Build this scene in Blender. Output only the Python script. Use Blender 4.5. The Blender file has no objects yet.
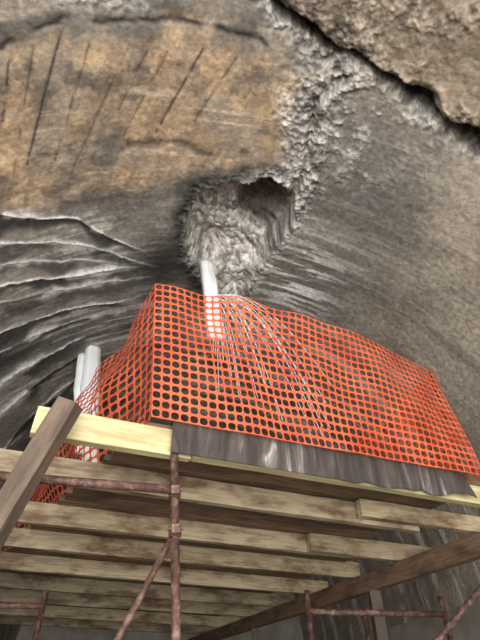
import bpy, bmesh, math, random
import numpy as np
from mathutils import Vector, Matrix
random.seed(4)
SC=bpy.context.scene
def link(o,parent=None):
    SC.collection.objects.link(o)
    if parent: o.parent=parent
    return o
def empty(name):
    o=bpy.data.objects.new(name,None); o.empty_display_size=.2
    return link(o)
# ---------------------------------------------------------------- camera
f=465.0
cam=bpy.data.cameras.new("camera"); co=link(bpy.data.objects.new("camera",cam))
co.location=(0,0,1.6); co.rotation_euler=(math.radians(130),0,0)
cam.sensor_fit='VERTICAL'; cam.sensor_height=24; cam.lens=24*f/640
SC.camera=co
# ---------------------------------------------------------------- node helpers
def newmat(name):
    m=bpy.data.materials.new(name); m.use_nodes=True
    nt=m.node_tree; b=nt.nodes["Principled BSDF"]
    return m,nt,b
def N(nt,t,**kw):
    n=nt.nodes.new(t)
    for k,v in kw.items():
        if k in n.inputs.keys(): n.inputs[k].default_value=v
        else: setattr(n,k,v)
    return n
def ramp(nt,fac,stops):
    r=nt.nodes.new("ShaderNodeValToRGB"); e=r.color_ramp.elements
    while len(e)<len(stops): e.new(.5)
    for i,(p,c) in enumerate(stops):
        e[i].position=p; e[i].color=(*c,1)
    nt.links.new(fac,r.inputs[0]); return r.outputs[0]
def coords(nt,scale=(1,1,1),loc=None):
    tc=N(nt,"ShaderNodeTexCoord"); mp=N(nt,"ShaderNodeMapping"); mp.inputs["Scale"].default_value=scale
    nt.links.new(tc.outputs["Object"],mp.inputs[0])
    if loc is not None: nt.links.new(loc,mp.inputs["Location"])
    return mp.outputs[0]
def mix(nt,fac,a,b,mode='MIX'):
    n=N(nt,"ShaderNodeMix",data_type='RGBA',blend_type=mode)
    for s,i in ((fac,0),(a,6),(b,7)):
        if isinstance(s,(int,float)): n.inputs[i].default_value=s
        elif isinstance(s,tuple): n.inputs[i].default_value=(*s,1)
        else: nt.links.new(s,n.inputs[i])
    return n.outputs[2]
def bump(nt,b,h,strength=.4,dist=.01):
    n=N(nt,"ShaderNodeBump"); n.inputs["Strength"].default_value=strength; n.inputs["Distance"].default_value=dist
    nt.links.new(h,n.inputs["Height"]); nt.links.new(n.outputs[0],b.inputs["Normal"])
# ---------------------------------------------------------------- materials
def wood(name,c1,c2,dark,stain_tone=.5):
    m,nt,b=newmat(name)
    oi=N(nt,"ShaderNodeObjectInfo"); mul=N(nt,"ShaderNodeVectorMath",operation='SCALE')
    cx=N(nt,"ShaderNodeCombineXYZ"); nt.links.new(oi.outputs["Random"],cx.inputs[0]); nt.links.new(oi.outputs["Random"],cx.inputs[1])
    nt.links.new(cx.outputs[0],mul.inputs[0]); mul.inputs["Scale"].default_value=37.
    v=coords(nt,(1.2,14,14),mul.outputs[0])
    n1=N(nt,"ShaderNodeTexNoise",Scale=3.0,Detail=6.0,Roughness=.6); nt.links.new(v,n1.inputs["Vector"])
    grain=ramp(nt,n1.outputs["Fac"],[(.3,c2),(.52,c1),(.75,tuple(x*1.2 for x in c1))])
    v2=coords(nt,(1.5,4,4),mul.outputs[0])
    n2=N(nt,"ShaderNodeTexNoise",Scale=1.3,Detail=6.0,Roughness=.65); nt.links.new(v2,n2.inputs["Vector"])
    st=ramp(nt,n2.outputs["Fac"],[(.46,(0,0,0)),(.62,(1,1,1))])
    sm=N(nt,"ShaderNodeMath",operation='MULTIPLY'); nt.links.new(st,sm.inputs[0]); sm.inputs[1].default_value=stain_tone
    c=mix(nt,sm.outputs[0],grain,dark)
    va=N(nt,"ShaderNodeMapRange"); nt.links.new(oi.outputs["Random"],va.inputs[0]); va.inputs[3].default_value=.75; va.inputs[4].default_value=1.15
    hs=N(nt,"ShaderNodeHueSaturation"); nt.links.new(va.outputs[0],hs.inputs["Value"]); nt.links.new(c,hs.inputs["Color"])
    nt.links.new(hs.outputs[0],b.inputs["Base Color"]); b.inputs["Roughness"].default_value=.75
    bump(nt,b,n1.outputs["Fac"],.4,.006)
    return m
M_beam=wood("weathered_timber",(.37,.30,.19),(.22,.17,.10),(.11,.058,.026),.9)
M_fresh=wood("fresh_timber",(.50,.44,.235),(.36,.31,.16),(.28,.19,.08),.6)
M_deck=wood("deck_timber",(.17,.10,.058),(.08,.05,.03),(.03,.022,.015),.7)
M_prop=wood("prop_timber",(.12,.082,.055),(.065,.045,.03),(.035,.025,.018),.6)
m,nt,b=newmat("rusty_steel"); M_rust=m
v=coords(nt,(6,6,6)); n=N(nt,"ShaderNodeTexNoise",Scale=3.0,Detail=8.0,Roughness=.65); nt.links.new(v,n.inputs["Vector"])
nt.links.new(ramp(nt,n.outputs["Fac"],[(.35,(.035,.02,.016)),(.52,(.10,.046,.033)),(.68,(.22,.15,.125))]),b.inputs["Base Color"])
b.inputs["Roughness"].default_value=.65; b.inputs["Metallic"].default_value=.15; bump(nt,b,n.outputs["Fac"],.3,.003)
m,nt,b=newmat("orange_plastic"); M_or=m
v=coords(nt,(2,2,2)); n=N(nt,"ShaderNodeTexNoise",Scale=2.0,Detail=4.0); nt.links.new(v,n.inputs["Vector"])
oc=ramp(nt,n.outputs["Fac"],[(.35,(.60,.09,.035)),(.65,(.82,.17,.07))])
nt.links.new(oc,b.inputs["Base Color"]); b.inputs["Roughness"].default_value=.4
tr=N(nt,"ShaderNodeBsdfTranslucent"); nt.links.new(oc,tr.inputs[0])
ms=N(nt,"ShaderNodeMixShader"); ms.inputs[0].default_value=.3
nt.links.new(b.outputs[0],ms.inputs[1]); nt.links.new(tr.outputs[0],ms.inputs[2]); nt.links.new(ms.outputs[0],nt.nodes["Material Output"].inputs[0])
m,nt,b=newmat("tar_sheet"); M_tar=m
v=coords(nt,(2.6,2.6,1.5)); mp_=N(nt,"ShaderNodeMapping"); mp_.inputs["Rotation"].default_value=(0,.7,.3); mp_.inputs["Scale"].default_value=(2.4,1,.6); nt.links.new(v,mp_.inputs[0])
n=N(nt,"ShaderNodeTexNoise",Scale=1.8,Detail=8.0,Distortion=.8,Roughness=.6); nt.links.new(mp_.outputs[0],n.inputs["Vector"])
nt.links.new(ramp(nt,n.outputs["Fac"],[(.40,(.035,.027,.023)),(.58,(.075,.06,.052)),(.66,(.16,.14,.13)),(.73,(.45,.43,.41))]),b.inputs["Base Color"])  # palest stops paint glare on the folds into the base colour
b.inputs["Roughness"].default_value=.75; b.inputs["Specular IOR Level"].default_value=.3; bump(nt,b,n.outputs["Fac"],.3,.01)
m,nt,b=newmat("frozen_water"); M_ice=m
v=coords(nt,(8,8,1.5)); n=N(nt,"ShaderNodeTexNoise",Scale=2.0,Detail=5.0); nt.links.new(v,n.inputs["Vector"])
nt.links.new(ramp(nt,n.outputs["Fac"],[(.3,(.88,.93,.96)),(.6,(.98,.99,1))]),b.inputs["Base Color"])
b.inputs["Roughness"].default_value=.25; b.inputs["Subsurface Weight"].default_value=.3; bump(nt,b,n.outputs["Fac"],.3,.01)
# ---------------------------------------------------------------- numpy noise
class VN:
    def __init__(s,seed): s.t=np.random.RandomState(seed).rand(256,256)
    def __call__(s,x,y):
        xi=np.floor(x).astype(int); yi=np.floor(y).astype(int); fx=x-xi; fy=y-yi
        fx=fx*fx*(3-2*fx); fy=fy*fy*(3-2*fy); t=s.t
        a=t[xi%256,yi%256];b=t[(xi+1)%256,yi%256];c=t[xi%256,(yi+1)%256];d=t[(xi+1)%256,(yi+1)%256]
        return (a*(1-fx)+b*fx)*(1-fy)+(c*(1-fx)+d*fx)*fy
def fbm(x,y,seed,oct=5,rough=.5):
    r=0;a=1;tot=0
    for i in range(oct):
        an=.5+i*.6; x2=x*math.cos(an)-y*math.sin(an); y2=x*math.sin(an)+y*math.cos(an)
        r=r+a*VN(seed+i)(x2*2**i+i*17.3,y2*2**i+i*9.1); tot+=a; a*=rough
    return r/tot
def sbm(x,y,seed,oct=4,rough=.6):
    r=0;a=1;tot=0
    for i in range(oct):
        r=r+a*VN(seed+i)(x*2**i+i*17.3,y*2**i+i*9.1); tot+=a; a*=rough
    return r/tot
def ss(a,b,x):
    t=np.clip((x-a)/(b-a),0,1); return t*t*(3-2*t)
def dpoly(p,w,pts,closed=False):
    best=np.full(p.shape,1e9)
    P=list(pts)+([pts[0]] if closed else [])
    for (x0,y0),(x1,y1) in zip(P[:-1],P[1:]):
        dx,dy=x1-x0,y1-y0; t=np.clip(((p-x0)*dx+(w-y0)*dy)/(dx*dx+dy*dy),0,1)
        best=np.minimum(best,np.hypot(p-x0-t*dx,w-y0-t*dy))
    return best
def inside(p,w,pts):
    r=np.zeros(p.shape,bool)
    for (x0,y0),(x1,y1) in zip(pts,pts[1:]+pts[:1]):
        c=((y0>w)!=(y1>w))
        xx=x0+(w-y0)*(x1-x0)/((y1-y0) if y1!=y0 else 1e-9)
        r^=c&(p<xx)
    return r
def sdist(p,w,pts):
    d=dpoly(p,w,pts,True); return np.where(inside(p,w,pts),-d,d)
# ---------------------------------------------------------------- vault
R=4.0; AX=(math.cos(math.radians(100)),math.sin(math.radians(100))); EX=(AX[1],-AX[0]); SPR=2.8
def V(p,w,d=0,z=None):
    q=(R-d)*math.sin(p/R);h=(R-d)*math.cos(p/R)
    return Vector((EX[0]*q+AX[0]*(w-4),4+EX[1]*q+AX[1]*(w-4),SPR+h))
pe=math.pi/2*R
ps=np.concatenate([np.linspace(-pe,-4.2,30,endpoint=False),np.linspace(-4.2,4.8,680,endpoint=False),np.linspace(4.8,pe,22)])
ws=np.concatenate([np.linspace(-1.5,.6,25,endpoint=False),np.linspace(.6,5.8,440,endpoint=False),np.linspace(5.8,9.0,150,endpoint=False),np.linspace(9.0,16,60)])
p,w=np.meshgrid(ps,ws,indexing='ij')
pw=p+.18*(fbm(p*3,w*3,90,5,.6)-.5); ww=w+.18*(fbm(p*3,w*3,95,5,.6)-.5)
C1=[(-.6,1.15),(-.3,1.35),(0,1.5),(.27,1.55),(.57,1.7),(.9,1.75),(1.3,1.88),(1.62,1.93),(2.0,2.08),(2.45,2.1),(3.2,2.3)]
RG=[(.65,1.75),(.75,1.9),(.55,2.3),(.6,2.55),(.65,3.2),(.55,3.6)]
HO=[(-.74,4.05),(-.55,3.68),(-.1,3.45),(.28,3.35),(.60,3.48),(.74,3.9),(.64,4.3),(.48,4.75),(.40,5.2),(.34,5.7),(-.05,5.65),(-.45,5.2),(-.66,4.8),(-.74,4.4)]
BR=[(-3.6,2.0),(-2.65,1.98),(-2.2,1.75),(-1.3,1.75),(-.2,1.8),(.45,2.0),(.4,2.5),(.35,3.2),(-.2,3.5),(-.75,3.6),(-1.2,3.7),(-2.35,3.6),(-3.6,3.6)]
DA=[[(-.75,1.95),(-1.25,3.0)],[(-2.1,1.85),(-2.6,3.1)],[(-2.55,1.95),(-2.75,2.6)],[(-1.5,2.0),(-2.15,3.3)],[(-1.1,2.0),(-1.55,2.9)],[(-1.85,1.95),(-2.3,3.1)],[(-.4,2.0),(-.75,2.7)],[(-1.3,2.0),(-1.6,2.6)],[(-2.35,1.95),(-2.8,3.3)]]
AR1=[(-3.6,2.15),(-2.65,2.0),(-2.1,1.75),(-1.2,1.72),(-.2,1.77),(.35,1.95)]
AR2=[(-2.5,3.05),(-1.9,2.95),(-1.4,3.05),(-.9,3.0),(-.4,3.15)]
LD=[[(-3.6,3.5),(-3,3.6),(-2.6,3.8),(-2.15,3.95),(-1.8,4.3),(-1.25,4.7)],[(-3.6,3.9),(-3.05,4.0),(-2.45,4.2),(-1.95,4.5),(-1.15,5.0)],
[(-3.6,4.2),(-3.15,4.3),(-2.35,4.6),(-1.55,4.85)],
[(-3.8,4.6),(-3.2,4.6),(-2.45,4.85),(-1.35,4.95)],[(-3.8,4.85),(-3.3,4.9),(-2.3,5.1),(-1.2,5.25)],[(-3.8,5.35),(-3.4,5.35),(-2.5,5.5),(-1.4,5.7)],[(-3.8,5.75),(-2.45,5.85),(-1.6,5.95)],
[(-4.0,6.5),(-3.65,6.45),(-2.65,6.35),(-1.9,6.3)],[(-4.2,7.2),(-3.1,6.95),(-2.1,6.7)],[(-4.2,8.2),(-3.3,7.7),(-2.2,7.3)]]
LS=[1,.6,.35,1,.4,.9,.5,.8,.9,.8]
crk=dpoly(pw,ww,C1); rdg=dpoly(pw,ww,RG); hol=sdist(pw,ww,HO); brn=sdist(pw,ww,BR)
f1=fbm(p*1.2,w*1.2,1,6,.55); f2=fbm(p*6,w*6,11,5,.6); f3=fbm(p*20,w*20,21,3,.6); f0=fbm(p*2.2,w*2.2,151,6,.6)
mb=1-ss(-.30,.20,brn+.7*(f1-.5))
st=sbm(p*.8,w*16,31,4,.6)
st2=sbm(p*.5+w*.1,w*5,41,4,.55)
lon=sbm((p+.4*w)*11,w*.8,51,4,.55)
cw=np.interp(p,[c[0] for c in C1],[c[1] for c in C1]); near=ss(-.45,.1,p)*ss(-.01,.04,cw-(ww))
nearz=ss(-.3,.2,p)*ss(0,.1,cw-ww)
rock=np.clip(ss(.55,.05,rdg+.5*(f0-.5))+ss(.24,.02,crk+.2*(f0-.5))+ss(.22,0,hol)+.8*ss(.42,.6,f1)*ss(1.75,1.5,w)*(p<.2)+nearz*.75*ss(.5,.6,f0),0,1)
pock=ss(2.2,.8,p)*ss(.5,.9,p)*ss(3.6,2.6,w)*ss(1.8,2.2,w)
rock=np.clip(rock+pock*.6*ss(.48,.6,f2),0,1)
d=.07*(f1-.5)+.016*(f2-.5)+rock*(.14*(f2-.5)+.08*(f3-.5))*(1-.45*nearz)
d=d+near*(.13+.16*(f0-.5))
cwid=.032+.065*ss(.35,.7,fbm(p*1.7,w*1.7,161,3))
d-=.38*np.exp(-((crk)/cwid)**2)
d-=.12*np.exp(-(rdg/.05)**2)*ss(.40,.50,f0)
sft=.07+.32*ss(4.1,5.2,w)+.10*ss(.2,-.3,p)
hd=ss(0.0,1.0,-hol/sft+.12); hin=1-ss(-.10,.02,hol)
dpm=np.exp(-(((p-.26)/.33)**2+((w-3.95)/.42)**2))
deep=.22+.45*ss(5.5,3.7,w)+.50*dpm+.25*np.exp(-(((p+.30)/.2)**2+((w-4.85)/.3)**2))
d-=hd*deep*(.9+.35*(f0-.5))+hin*(.24*(f2-.5)+.14*(f3-.5)+.36*(f0-.5))
led=np.zeros(p.shape); wl=np.zeros(p.shape); dk=np.zeros(p.shape)
for i,l in enumerate(LD):
    xs=[a[0] for a in l]; ys=[a[1] for a in l]
    lw=np.interp(p,xs,ys)+.14*(fbm(p*1.8,w*0+i*3.7,60+i,5,.6)-.5)+.03*(f2-.5)
    fade=ss(xs[-1]+.15,xs[-1]-.5,p)
    u=w-lw
    led+=fade*.035*LS[i]*np.where(u<0,np.exp(np.minimum(u,0)/.10),0)
    wv=.024+.085*ss(.42,.75,fbm(p*2,w*1,270+i,3))
    wl=np.maximum(wl,fade*np.exp(-((u+.01)/wv)**2)*ss(.33,.46,fbm(p*2.2,w*3,70+i,4))*(.55+.45*LS[i]))
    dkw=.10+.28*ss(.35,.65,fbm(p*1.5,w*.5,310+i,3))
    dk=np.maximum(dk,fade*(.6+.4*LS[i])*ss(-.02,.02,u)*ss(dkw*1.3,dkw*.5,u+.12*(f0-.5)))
d+=led
dash=np.zeros(p.shape)
for i,l in enumerate(DA):
    g0=dpoly(p+.06*(f1-.5)+.025*(f2-.5),w,l)
    th_=.22 if i<2 else .38
    dash=np.maximum(dash,(np.exp(-(g0/.010)**2)+.25*np.exp(-(g0/.04)**2))*ss(th_,th_+.14,fbm(p*4,w*4,81,4,.6))*(1 if i<3 else .6))
a1=dpoly(pw,ww,AR1); a2=dpoly(pw,ww,AR2)
arc=np.maximum(np.exp(-(a1/.035)**2)*ss(.36,.5,fbm(p*3,w*3,171,4)),.8*np.exp(-(a2/.06)**2)*ss(.45,.58,fbm(p*3,w*3,175,4)))
dash=np.clip(dash,0,1)
d-=.010*dash+.02*arc
def c3(r,g,b): return np.array([r,g,b])[None,None,:]
def mx(a,b,t): return a*(1-t[...,None])+b*t[...,None]
col=mx(c3(.22,.19,.15),c3(.36,.31,.245),ss(.3,.7,f1))
slate=ss(2.7,1.6,p)*ss(.3,.7,p)*ss(1.9,2.4,w+.3*(f1-.5))
col=mx(col,c3(.15,.143,.134),.6*slate)
col=mx(col,c3(.44,.40,.34),.35*ss(.52,.72,st))
col=mx(col,c3(.10,.092,.083),.45*ss(.5,.75,st2))
bc=mx(c3(.39,.265,.155),c3(.58,.42,.26),ss(.35,.65,f2*.4+st2*.6))
bc=mx(bc,c3(.22,.17,.125),.55*ss(.5,.68,lon)); bc=mx(bc,c3(.30,.255,.205),.65*ss(.5,.66,f1))
bc=mx(bc,c3(.62,.51,.37),.5*ss(.56,.7,st))
col=mx(col,bc,mb)
band=np.exp(-((brn-.10)/.20)**2)*ss(.38,.58,fbm(p*2.5,w*3.5,101,4))
col=mx(col,c3(.06,.056,.053),.85*band)
spot=ss(.54,.70,fbm(p*2.2,w*2.8,141,5,.6))*(p<.8)
col=mx(col,c3(.07,.066,.06),.6*spot)
lf=ss(-.5,-1.2,p)*ss(3.5,3.9,w)
col=mx(col,mx(c3(.09,.081,.073),c3(.28,.25,.215),ss(.3,.6,f1*.5+st2*.5)),lf*.9)
col=mx(col,c3(.58,.55,.50),lf*.7*ss(.52,.68,st)*ss(.42,.58,f0))
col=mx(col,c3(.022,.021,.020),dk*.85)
blk=np.exp(-(((p+1.0)/.5)**2+((w-4.95)/.7)**2))*ss(.3,.5,f0)
col=mx(col,c3(.028,.026,.025),.95*blk)
col=mx(col,c3(.97,.95,.92),wl)
col=mx(col,c3(.03,.028,.026),.88*arc)
rc=mx(c3(.10,.092,.085),c3(.60,.57,.52),ss(.3,.70,f2*.5+f3*.5))
rc=mx(rc,rc*c3(.72,.63,.53),nearz)
col=mx(col,col*c3(.85,.77,.67),nearz)
col=mx(col,rc,rock*.85)
hc=mx(c3(.22,.20,.18),c3(.74,.69,.63),ss(.3,.7,f2*.4+f3*.6)); col=mx(col,hc,hin)
cav_shade=np.exp(-(((p-.32)/.36)**2+((w-4.05)/.42)**2)**1.5)
col=mx(col,c3(.08,.056,.042),.9*ss(.25,.65,cav_shade+.25*(f0-.5))*hin)  # shade in the deep side of the cavity, painted into the colour
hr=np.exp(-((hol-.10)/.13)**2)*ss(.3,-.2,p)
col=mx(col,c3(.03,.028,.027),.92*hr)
col=mx(col,c3(.02,.018,.016),np.exp(-(crk/(cwid*.9))**2))
col=mx(col,c3(.025,.02,.018),.92*dash)
dr=np.exp(-(((p-1.05)/.6)**2+((w-4.9)/.8)**2))*ss(.5,.6,sbm(p*1.5,w*14,121,4,.6))
col=mx(col,c3(.88,.86,.82),.9*dr)
dr2=ss(5.3,6.2,w)*ss(-.8,0,p)*ss(.53,.64,sbm(p*.6,w*7,131,4,.6))
col=mx(col,c3(.7,.66,.6),.7*dr2)
col=col*(.7+.6*f3)[...,None]
phi=p/R; q=(R-d)*np.sin(phi); h=(R-d)*np.cos(phi)
X=EX[0]*q+AX[0]*(w-4); Y=4+EX[1]*q+AX[1]*(w-4); Z=SPR+h
co3=np.stack([X,Y,Z],-1).reshape(-1,3)
a,b_=p.shape; idx=np.arange(a*b_).reshape(a,b_)
F=np.stack([idx[:-1,:-1],idx[:-1,1:],idx[1:,1:],idx[1:,:-1]],-1).reshape(-1,4)
me=bpy.data.meshes.new("ceiling")
me.vertices.add(len(co3)); me.vertices.foreach_set("co",co3.ravel())
me.loops.add(F.size); me.loops.foreach_set("vertex_index",F.ravel().astype(np.int32))
me.polygons.add(len(F)); me.polygons.foreach_set("loop_start",np.arange(0,F.size,4,dtype=np.int32))
me.update(calc_edges=True); me.shade_smooth()
at=me.color_attributes.new("stain_tone",'FLOAT_COLOR','POINT')  # vault colour: stains and base tones plus the painted cavity shade
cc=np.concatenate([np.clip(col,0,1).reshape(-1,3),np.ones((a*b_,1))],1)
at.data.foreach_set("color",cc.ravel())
ra=me.attributes.new("rock",'FLOAT','POINT'); ra.data.foreach_set("value",np.clip(rock+hin,0,1).ravel())
ceil=link(bpy.data.objects.new("ceiling",me))
m,nt,b=newmat("vault_concrete"); M_v=m
A=N(nt,"ShaderNodeAttribute",attribute_name="stain_tone"); Rk=N(nt,"ShaderNodeAttribute",attribute_name="rock")
v=coords(nt)
n1=N(nt,"ShaderNodeTexNoise",Scale=18.0,Detail=8.0,Roughness=.7); nt.links.new(v,n1.inputs["Vector"])
n2=N(nt,"ShaderNodeTexVoronoi",Scale=22.0); nt.links.new(v,n2.inputs["Vector"])
g=ramp(nt,n1.outputs["Fac"],[(.3,(.6,.6,.6)),(.7,(1.35,1.35,1.35))])
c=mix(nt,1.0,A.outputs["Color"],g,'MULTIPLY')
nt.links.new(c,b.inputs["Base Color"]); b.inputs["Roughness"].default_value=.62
mm=N(nt,"ShaderNodeMath",operation='MULTIPLY_ADD'); nt.links.new(n2.outputs["Distance"],mm.inputs[0]); nt.links.new(Rk.outputs["Fac"],mm.inputs[1]); nt.links.new(n1.outputs["Fac"],mm.inputs[2])
bump(nt,b,mm.outputs[0],.6,.025)
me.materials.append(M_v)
m,nt,b=newmat("wall_concrete"); M_c=m
v=coords(nt,(1,1,1)); n=N(nt,"ShaderNodeTexNoise",Scale=1.4,Detail=9.0,Roughness=.65); nt.links.new(v,n.inputs["Vector"])
nt.links.new(ramp(nt,n.outputs["Fac"],[(.3,(.18,.16,.13)),(.7,(.40,.36,.31))]),b.inputs["Base Color"]); b.inputs["Roughness"].default_value=.8
bump(nt,b,n.outputs["Fac"],.4,.02)
def quad(name,vs,mat):
    me=bpy.data.meshes.new(name); me.from_pydata([tuple(x) for x in vs],[],[(0,1,2,3)]); me.materials.append(mat)
    return link(bpy.data.objects.new(name,me))
def g(q,w,z): return (EX[0]*q+AX[0]*(w-4),4+EX[1]*q+AX[1]*(w-4),z)
quad("wall_left",[g(-R,-1.5,0),g(-R,16,0),g(-R,16,SPR+.02),g(-R,-1.5,SPR+.02)],M_c)
quad("wall_right",[g(R,-1.5,0),g(R,16,0),g(R,16,SPR+.02),g(R,-1.5,SPR+.02)],M_c)
quad("wall_back",[g(-R,15.9,0),g(R,15.9,0),g(R,15.9,SPR+R),g(-R,15.9,SPR+R)],M_c)
quad("floor",[g(-R-3,-8,0),g(R+3,-8,0),g(R+3,16,0),g(-R-3,16,0)],M_c)
# ---------------------------------------------------------------- platform frame
E1=Vector((.927,.3746,0)); E2=Vector((-.3746,.927,0)); O=Vector((-1.182,2.411,1.6))
def L(s,n,H): return O+E1*s+E2*n+Vector((0,0,H))
def timber(name,parent,A,B,wd,hd,mat,up=Vector((0,0,1)),bev=.006):
    X=(B-A); ln=X.length; X.normalize(); Y=up.cross(X).normalized(); Zv=X.cross(Y)
    bm=bmesh.new(); nseg=max(2,int(ln/.25))
    rings=[]
    for i in range(nseg+1):
        x=-ln/2+ln*i/nseg; j=.0025
        rings.append([bm.verts.new((x,sy*wd/2+random.uniform(-j,j),sz*hd/2+random.uniform(-j,j))) for sy,sz in((-1,-1),(1,-1),(1,1),(-1,1))])
    for r0,r1 in zip(rings[:-1],rings[1:]):
        for k in range(4): bm.faces.new((r0[k],r0[(k+1)%4],r1[(k+1)%4],r1[k]))
    bm.faces.new(rings[0][::-1]); bm.faces.new(rings[-1])
    bmesh.ops.recalc_face_normals(bm,faces=bm.faces)
    me=bpy.data.meshes.new(name); bm.to_mesh(me); bm.free(); me.materials.append(mat)
    o=link(bpy.data.objects.new(name,me),parent)
    o.matrix_world=Matrix.Translation((A+B)/2)@Matrix((X,Y,Zv)).transposed().to_4x4()
    mo=o.modifiers.new("b",'BEVEL'); mo.width=bev; mo.segments=2; mo.limit_method='ANGLE'; mo.angle_limit=math.radians(50)
    return o
plat=empty("timber_platform")
def joist(nm,n,s0,s1,mat=M_beam,H0=1.2,H1=1.37,wd=.075,dn=0,dh=0):
    timber(nm,plat,L(s0,n+wd/2,(H0+H1)/2),L(s1,n+wd/2+dn,(H0+H1)/2+dh),wd,H1-H0,mat)
joist("front_beam",0,0,.95,M_fresh)
joist("front_beam_end",.01,.96,3.42,M_fresh,1.215,1.36)
ns=[.70,1.75,2.6,3.6,4.7,5.8,7.0,8.2]
for i,n_ in enumerate(ns):
    s0=-.9-.25*i; joist("joist_%d"%(i+1),n_,s0,[3.25,3.45,3.9,4.05,4.1,4.1,4.1,4.1][i],M_beam,dh=random.uniform(-.02,.02))
joist("joist_9",.60,2.6,4.2,M_beam,1.22,1.36)
joist("joist_10",1.65,2.7,4.3,M_beam)
timber("bearer_right",plat,L(3.76,.3,1.10),L(3.76,9,1.10),.09,.18,M_deck)
timber("bearer_left",plat,L(-.35,2.6,1.10),L(-.35,9,1.10),.09,.18,M_deck)
x=.03
k=0
while x<9:
    bw=.2
    s0=.62-.39*min(x,3.6)/1.8
    timber("deck_board_%d"%(k+1),plat,L(s0,x+bw/2,1.392),L(3.38 if x<2 else 3.7,x+bw/2,1.392),bw-.006,.04,M_deck); x+=bw; k+=1
for i,(s,n_) in enumerate(((3.76,2.2),(3.76,5.5),(-.35,5.5),(-.35,8.8),(3.76,8.8))):
    timber("platform_post_%d"%(i+1),plat,L(s,n_,-1.6),L(s,n_,1.01),.12,.12,M_prop,up=Vector((0,1,0)))
timber("raking_prop",None,Vector((-.955,2.31,2.93)),Vector((-2.05,2.70,.0)),.12,.11,M_prop,up=Vector((0,1,0)))
# ---------------------------------------------------------------- safety fence
fence=empty("safety_fence")
def panel(name,fn,nu,nv,hole=(.435,.40)):
    verts=[];faces=[];key={}
    def vid(x,y):
        k=(round(x,3),round(y,3))
        if k not in key:
            key[k]=len(verts); verts.append(tuple(fn(x/nu,y/nv)))
        return key[k]
    for i in range(nu):
        for j in range(nv):
            cx,cy=i+.5,j+.5
            out=[(i,j),(cx,j),(i+1,j),(i+1,cy),(i+1,j+1),(cx,j+1),(i,j+1),(i,cy)]
            inn=[]
            for k in range(8):
                an=math.radians(-135+45*k); r=1.10 if k%2==0 else 1.0
                inn.append((cx+hole[0]*math.cos(an)*r,cy+hole[1]*math.sin(an)*r))
            o=[vid(*q_) for q_ in out]; n_=[vid(*q_) for q_ in inn]
            for k in range(8): faces.append((o[k],o[(k+1)%8],n_[(k+1)%8],n_[k]))
    me=bpy.data.meshes.new(name); me.from_pydata(verts,[],faces); me.materials.append(M_or)
    o=link(bpy.data.objects.new(name,me),fence)
    s=o.modifiers.new("s",'SOLIDIFY'); s.thickness=.002; s.offset=0
    return o
def lerp(a,b,t): return a+(b-a)*t
def wob(a,b,k=.03): return k*(math.sin(a*19+b*5)+.6*math.sin(a*37+2-b*7)+.5*math.sin(b*9+a*3))
BL,TL,TR,BR_=L(.65,-.085,1.385),L(.56,.03,2.6),L(3.32,.1,2.5),L(3.24,-.12,1.385)
def front(a,b):
    P=lerp(lerp(BL,BR_,a),lerp(TL,TR,a),b)
    bu=math.sin(math.pi*a)
    P=P+E2*(-.10*bu*b+wob(a,b,.012)*min(1,6*a)*min(1,6*(1-a))*min(1,.3+b))+Vector((0,0,(.08*bu+.010*math.sin(a*31)-.02*math.sin(a*12.5)**2)*b))
    P=P+E1*.035*math.sin(b*4+a*7)*min(1,5*a)
    return P
panel("front_panel",front,44,18)
tops=[TL,Vector((-1.75,4.4,4.15)),Vector((-2.22,5.0,3.87)),Vector((-2.7,5.7,3.54))]
bots=[BL+E2*.03,L(.217,2.06,1.42),L(0,2.79,1.3),L(-.3,3.62,1.25)]
def poly(pts,t,cum=(0,.48,.74,1.0)):
    for i in range(3):
        if t<=cum[i+1]: return lerp(pts[i],pts[i+1],(t-cum[i])/(cum[i+1]-cum[i]))
    return pts[-1]
def left(a,b):
    P=lerp(poly(bots,a),poly(tops,a),b); return P+E1*(wob(a,b,.035)-.12*math.sin(math.pi*b)*math.sin(math.pi*min(1,a*1.6)))*min(1,5*a)-Vector((0,0,.10*b*math.sin(math.pi*min(1,a*2.2))))
panel("left_panel",left,46,16)
def right(a,b):
    P=lerp(lerp(BR_,L(3.3,1.9,1.42),a),lerp(TR,L(3.36,1.9,2.35),a),b); return P+E1*wob(a,b,.03)*min(1,5*a)
panel("right_panel",right,28,16)
def tube(name,parent,A,B,r,mat,n=16):
    X=B-A; ln=X.length
    bm=bmesh.new()
    bmesh.ops.create_cone(bm,cap_ends=False,segments=n,radius1=r,radius2=r,depth=ln)
    me=bpy.data.meshes.new(name); bm.to_mesh(me); bm.free(); me.shade_smooth(); me.materials.append(mat)
    o=link(bpy.data.objects.new(name,me),parent)
    o.matrix_world=Matrix.Translation((A+B)/2)@X.to_track_quat('Z','Y').to_matrix().to_4x4()
    s=o.modifiers.new("s",'SOLIDIFY'); s.thickness=.004
    return o
tube("corner_stake",fence,L(.67,0.05,1.4),L(.585,.05,2.6),.009,M_rust)
tube("end_stake",fence,L(3.2,0,1.4),L(3.3,.12,2.5),.009,M_rust)
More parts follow.
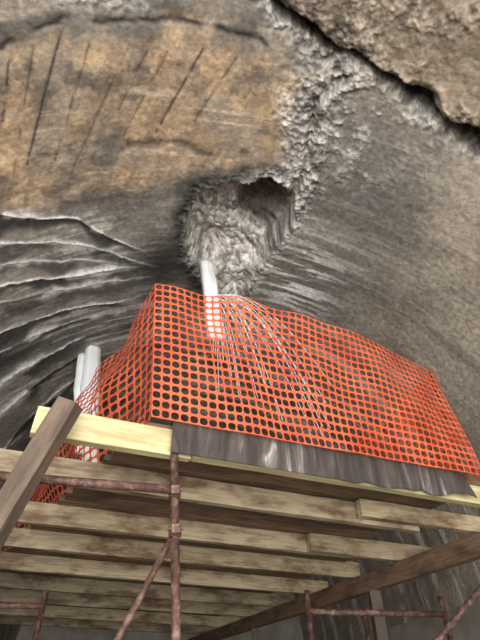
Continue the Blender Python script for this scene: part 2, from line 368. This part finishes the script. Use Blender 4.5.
# ---------------------------------------------------------------- tar sheet
def sheet():
    nu,nv=220,18; vs=[];fs=[]
    for i in range(nu+1):
        a=i/nu; s=.80+2.3*a
        k1=max(0,a-.35)/.65
        fold=k1*(.014*math.sin(a*26+math.sin(a*9)*2)+.005*math.sin(a*63+1))
        drop=.225-.03*max(0,a-.6)/.4+k1*(.012*math.sin(a*37)+.014*math.sin(a*58))
        for j in range(nv+1):
            b=j/nv
            if b<.2: n_=.10-.14*(b/.2); H=1.422
            else:
                c=(b-.2)/.8; n_=-.04-.015*math.sin(c*2)-fold*(.3+c); H=1.42-drop*c
            vs.append(tuple(L(s+.08*(b-.2)*math.sin(a*26+1)*k1,n_,H)-O))
    for i in range(nu):
        for j in range(nv):
            k=i*(nv+1)+j; fs.append((k,k+1,k+nv+2,k+nv+1))
    me=bpy.data.meshes.new("tar_paper_sheet"); me.from_pydata(vs,[],fs); me.shade_smooth(); me.materials.append(M_tar)
    o=link(bpy.data.objects.new("tar_paper_sheet",me)); o.location=O; s=o.modifiers.new("s",'SOLIDIFY'); s.thickness=.005
sheet()
# ---------------------------------------------------------------- steel scaffold
sc=empty("steel_scaffold_frame")
lt,lb=Vector((-.405,2.72,2.81)),Vector((-.13,2.78,0))
tube("standard",sc,lb,lt,.024,M_rust)
def coupler(name,parent,c,ax):
    bm=bmesh.new(); bmesh.ops.create_cone(bm,cap_ends=True,segments=20,radius1=.036,radius2=.036,depth=.06)
    r=bmesh.ops.create_cube(bm,size=.05); bmesh.ops.translate(bm,verts=r['verts'],vec=(.04,0,0))
    r=bmesh.ops.create_cone(bm,cap_ends=True,segments=8,radius1=.010,radius2=.010,depth=.09); bmesh.ops.rotate(bm,verts=r['verts'],cent=(0,0,0),matrix=Matrix.Rotation(math.pi/2,3,'X')); bmesh.ops.translate(bm,verts=r['verts'],vec=(.05,0,0))
    me=bpy.data.meshes.new(name); bm.to_mesh(me); bm.free(); me.materials.append(M_rust)
    o=link(bpy.data.objects.new(name,me),parent); o.matrix_world=Matrix.Translation(c)@ax.to_track_quat('Z','Y').to_matrix().to_4x4()
    mo=o.modifiers.new("b",'BEVEL'); mo.width=.004
tube("ledger",sc,Vector((-1.75,2.45,2.60)),Vector((-.36,2.69,2.575)),.025,M_rust)
coupler("coupler_1",sc,lerp(lt,lb,.085),lt-lb)
tube("brace",sc,lerp(lt,lb,.155)+Vector((0,.04,0)),Vector((-1.15,3.1,.9)),.018,M_rust)
coupler("coupler_2",sc,lerp(lt,lb,.16),lt-lb)
sc2=empty("steel_scaffold_frame.001")
def T2(nm,A,B,r=.026,s_=None): tube(nm,s_ or sc2,Vector(A),Vector(B),r,M_rust)
T2("standard_1",(.62,4.9,0),(.62,4.9,2.45)); T2("standard_2",(1.95,5.2,0),(1.95,5.2,2.45)); T2("standard_3",(1.35,5.9,0),(1.35,5.9,2.45))
T2("ledger",(.62,4.9,2.28),(1.95,5.2,2.30)); T2("brace",(2.42,4.29,2.72),(-.55,6.52,0))
sc3=empty("steel_scaffold_frame.002")
T2("standard_1",(-1.68,4.6,0),(-1.68,4.6,2.4),.024,sc3); T2("standard_2",(-2.7,4.5,0),(-2.7,4.5,2.4),.024,sc3); T2("ledger",(-2.7,4.5,2.28),(-1.68,4.6,2.28),.024,sc3)
# ---------------------------------------------------------------- ice columns + water
def icecol(name,strands):
    bm=bmesh.new()
    for sidx,(pts,rad) in enumerate(strands):
        rings=[]; n=20; m_=60
        for i in range(m_+1):
            t=i/m_*(len(pts)-1); k=min(int(t),len(pts)-2); P=lerp(pts[k],pts[k+1],t-k); r=lerp(rad[k],rad[k+1],t-k)
            ring=[]
            for j in range(n):
                an=2*math.pi*j/n; rr=r*(1+.10*math.sin(an*3+i*.03+sidx)+.07*math.sin(an*7-i*.02)+.03*math.sin(i*.5+sidx))
                ring.append(bm.verts.new(P+Vector((rr*math.cos(an),rr*math.sin(an),0))))
            rings.append(ring)
        for r0,r1 in zip(rings[:-1],rings[1:]):
            for j in range(n): bm.faces.new((r0[j],r0[(j+1)%n],r1[(j+1)%n],r1[j]))
        bm.faces.new(rings[0]); bm.faces.new(rings[-1][::-1])
    bmesh.ops.recalc_face_normals(bm,faces=bm.faces)
    me=bpy.data.meshes.new(name); bm.to_mesh(me); bm.free(); me.shade_smooth(); me.materials.append(M_ice)
    return link(bpy.data.objects.new(name,me))
P=V(-.34,4.80,-.25); W=Vector
icecol("ice_column",[([P+W((-.12,.55,.05)),P+W((-.04,.18,-.16)),P+W((.0,-.02,-.45)),P+W((.08,-.12,-1.0)),P+W((.18,-.2,-1.95))],[.07,.09,.10,.11,.10]),
 ([P+W((-.02,.5,.0)),P+W((.08,.15,-.3)),P+W((.10,.0,-.8)),P+W((.18,-.1,-1.5))],[.03,.045,.05,.03])])
E_=P+W((.10,-.15,-1.2))
P=V(-2.10,6.6,-.05)
icecol("ice_column.001",[([P+W((-.1,.4,.25)),P+W((-.03,.1,-.05)),P+W((.16,-.1,-1.0)),P+W((.42,-.1,-2.2))],[.10,.125,.14,.11]),
 ([P+W((-.25,.4,.15)),P+W((-.14,.05,-.25)),P+W((.02,-.1,-1.0)),P+W((.24,-.1,-2.0))],[.05,.08,.09,.06])])
cu=bpy.data.curves.new("water_spray",'CURVE'); cu.dimensions='3D'; cu.bevel_depth=.004; cu.bevel_resolution=1
for i in range(34):
    vx=random.uniform(.15,1.9); vy=random.uniform(-1.2,-.2); sp=cu.splines.new('POLY'); T=[]
    t0=random.uniform(0,.15); t1=random.uniform(.4,.8)
    for k in range(14):
        t=t0+(t1-t0)*k/13; q_=E_+Vector((vx*t,vy*t,-.2*t-3.6*t*t)); 
        if q_.z<3.03: break
        T.append(q_)
    if len(T)<3: cu.splines.remove(sp); continue
    sp.points.add(len(T)-1)
    for k,q_ in enumerate(T): sp.points[k].co=(*q_,1)
cu.materials.append(M_ice); link(bpy.data.objects.new("water_spray",cu))
# ---------------------------------------------------------------- light
wd=bpy.data.worlds.new("world"); SC.world=wd; wd.use_nodes=True
bg=wd.node_tree.nodes["Background"]; bg.inputs[0].default_value=(.95,.96,1,1); bg.inputs[1].default_value=2.4
la=bpy.data.lights.new("portal_daylight",'AREA'); la.shape='RECTANGLE'; la.size=7; la.size_y=4; la.energy=800; la.color=(1,.98,.95)
lo=link(bpy.data.objects.new("portal_daylight",la)); lo.location=(0.5,-3.2,1.6); lo.rotation_euler=(math.radians(113),0,0)
SC.view_settings.view_transform='Standard'
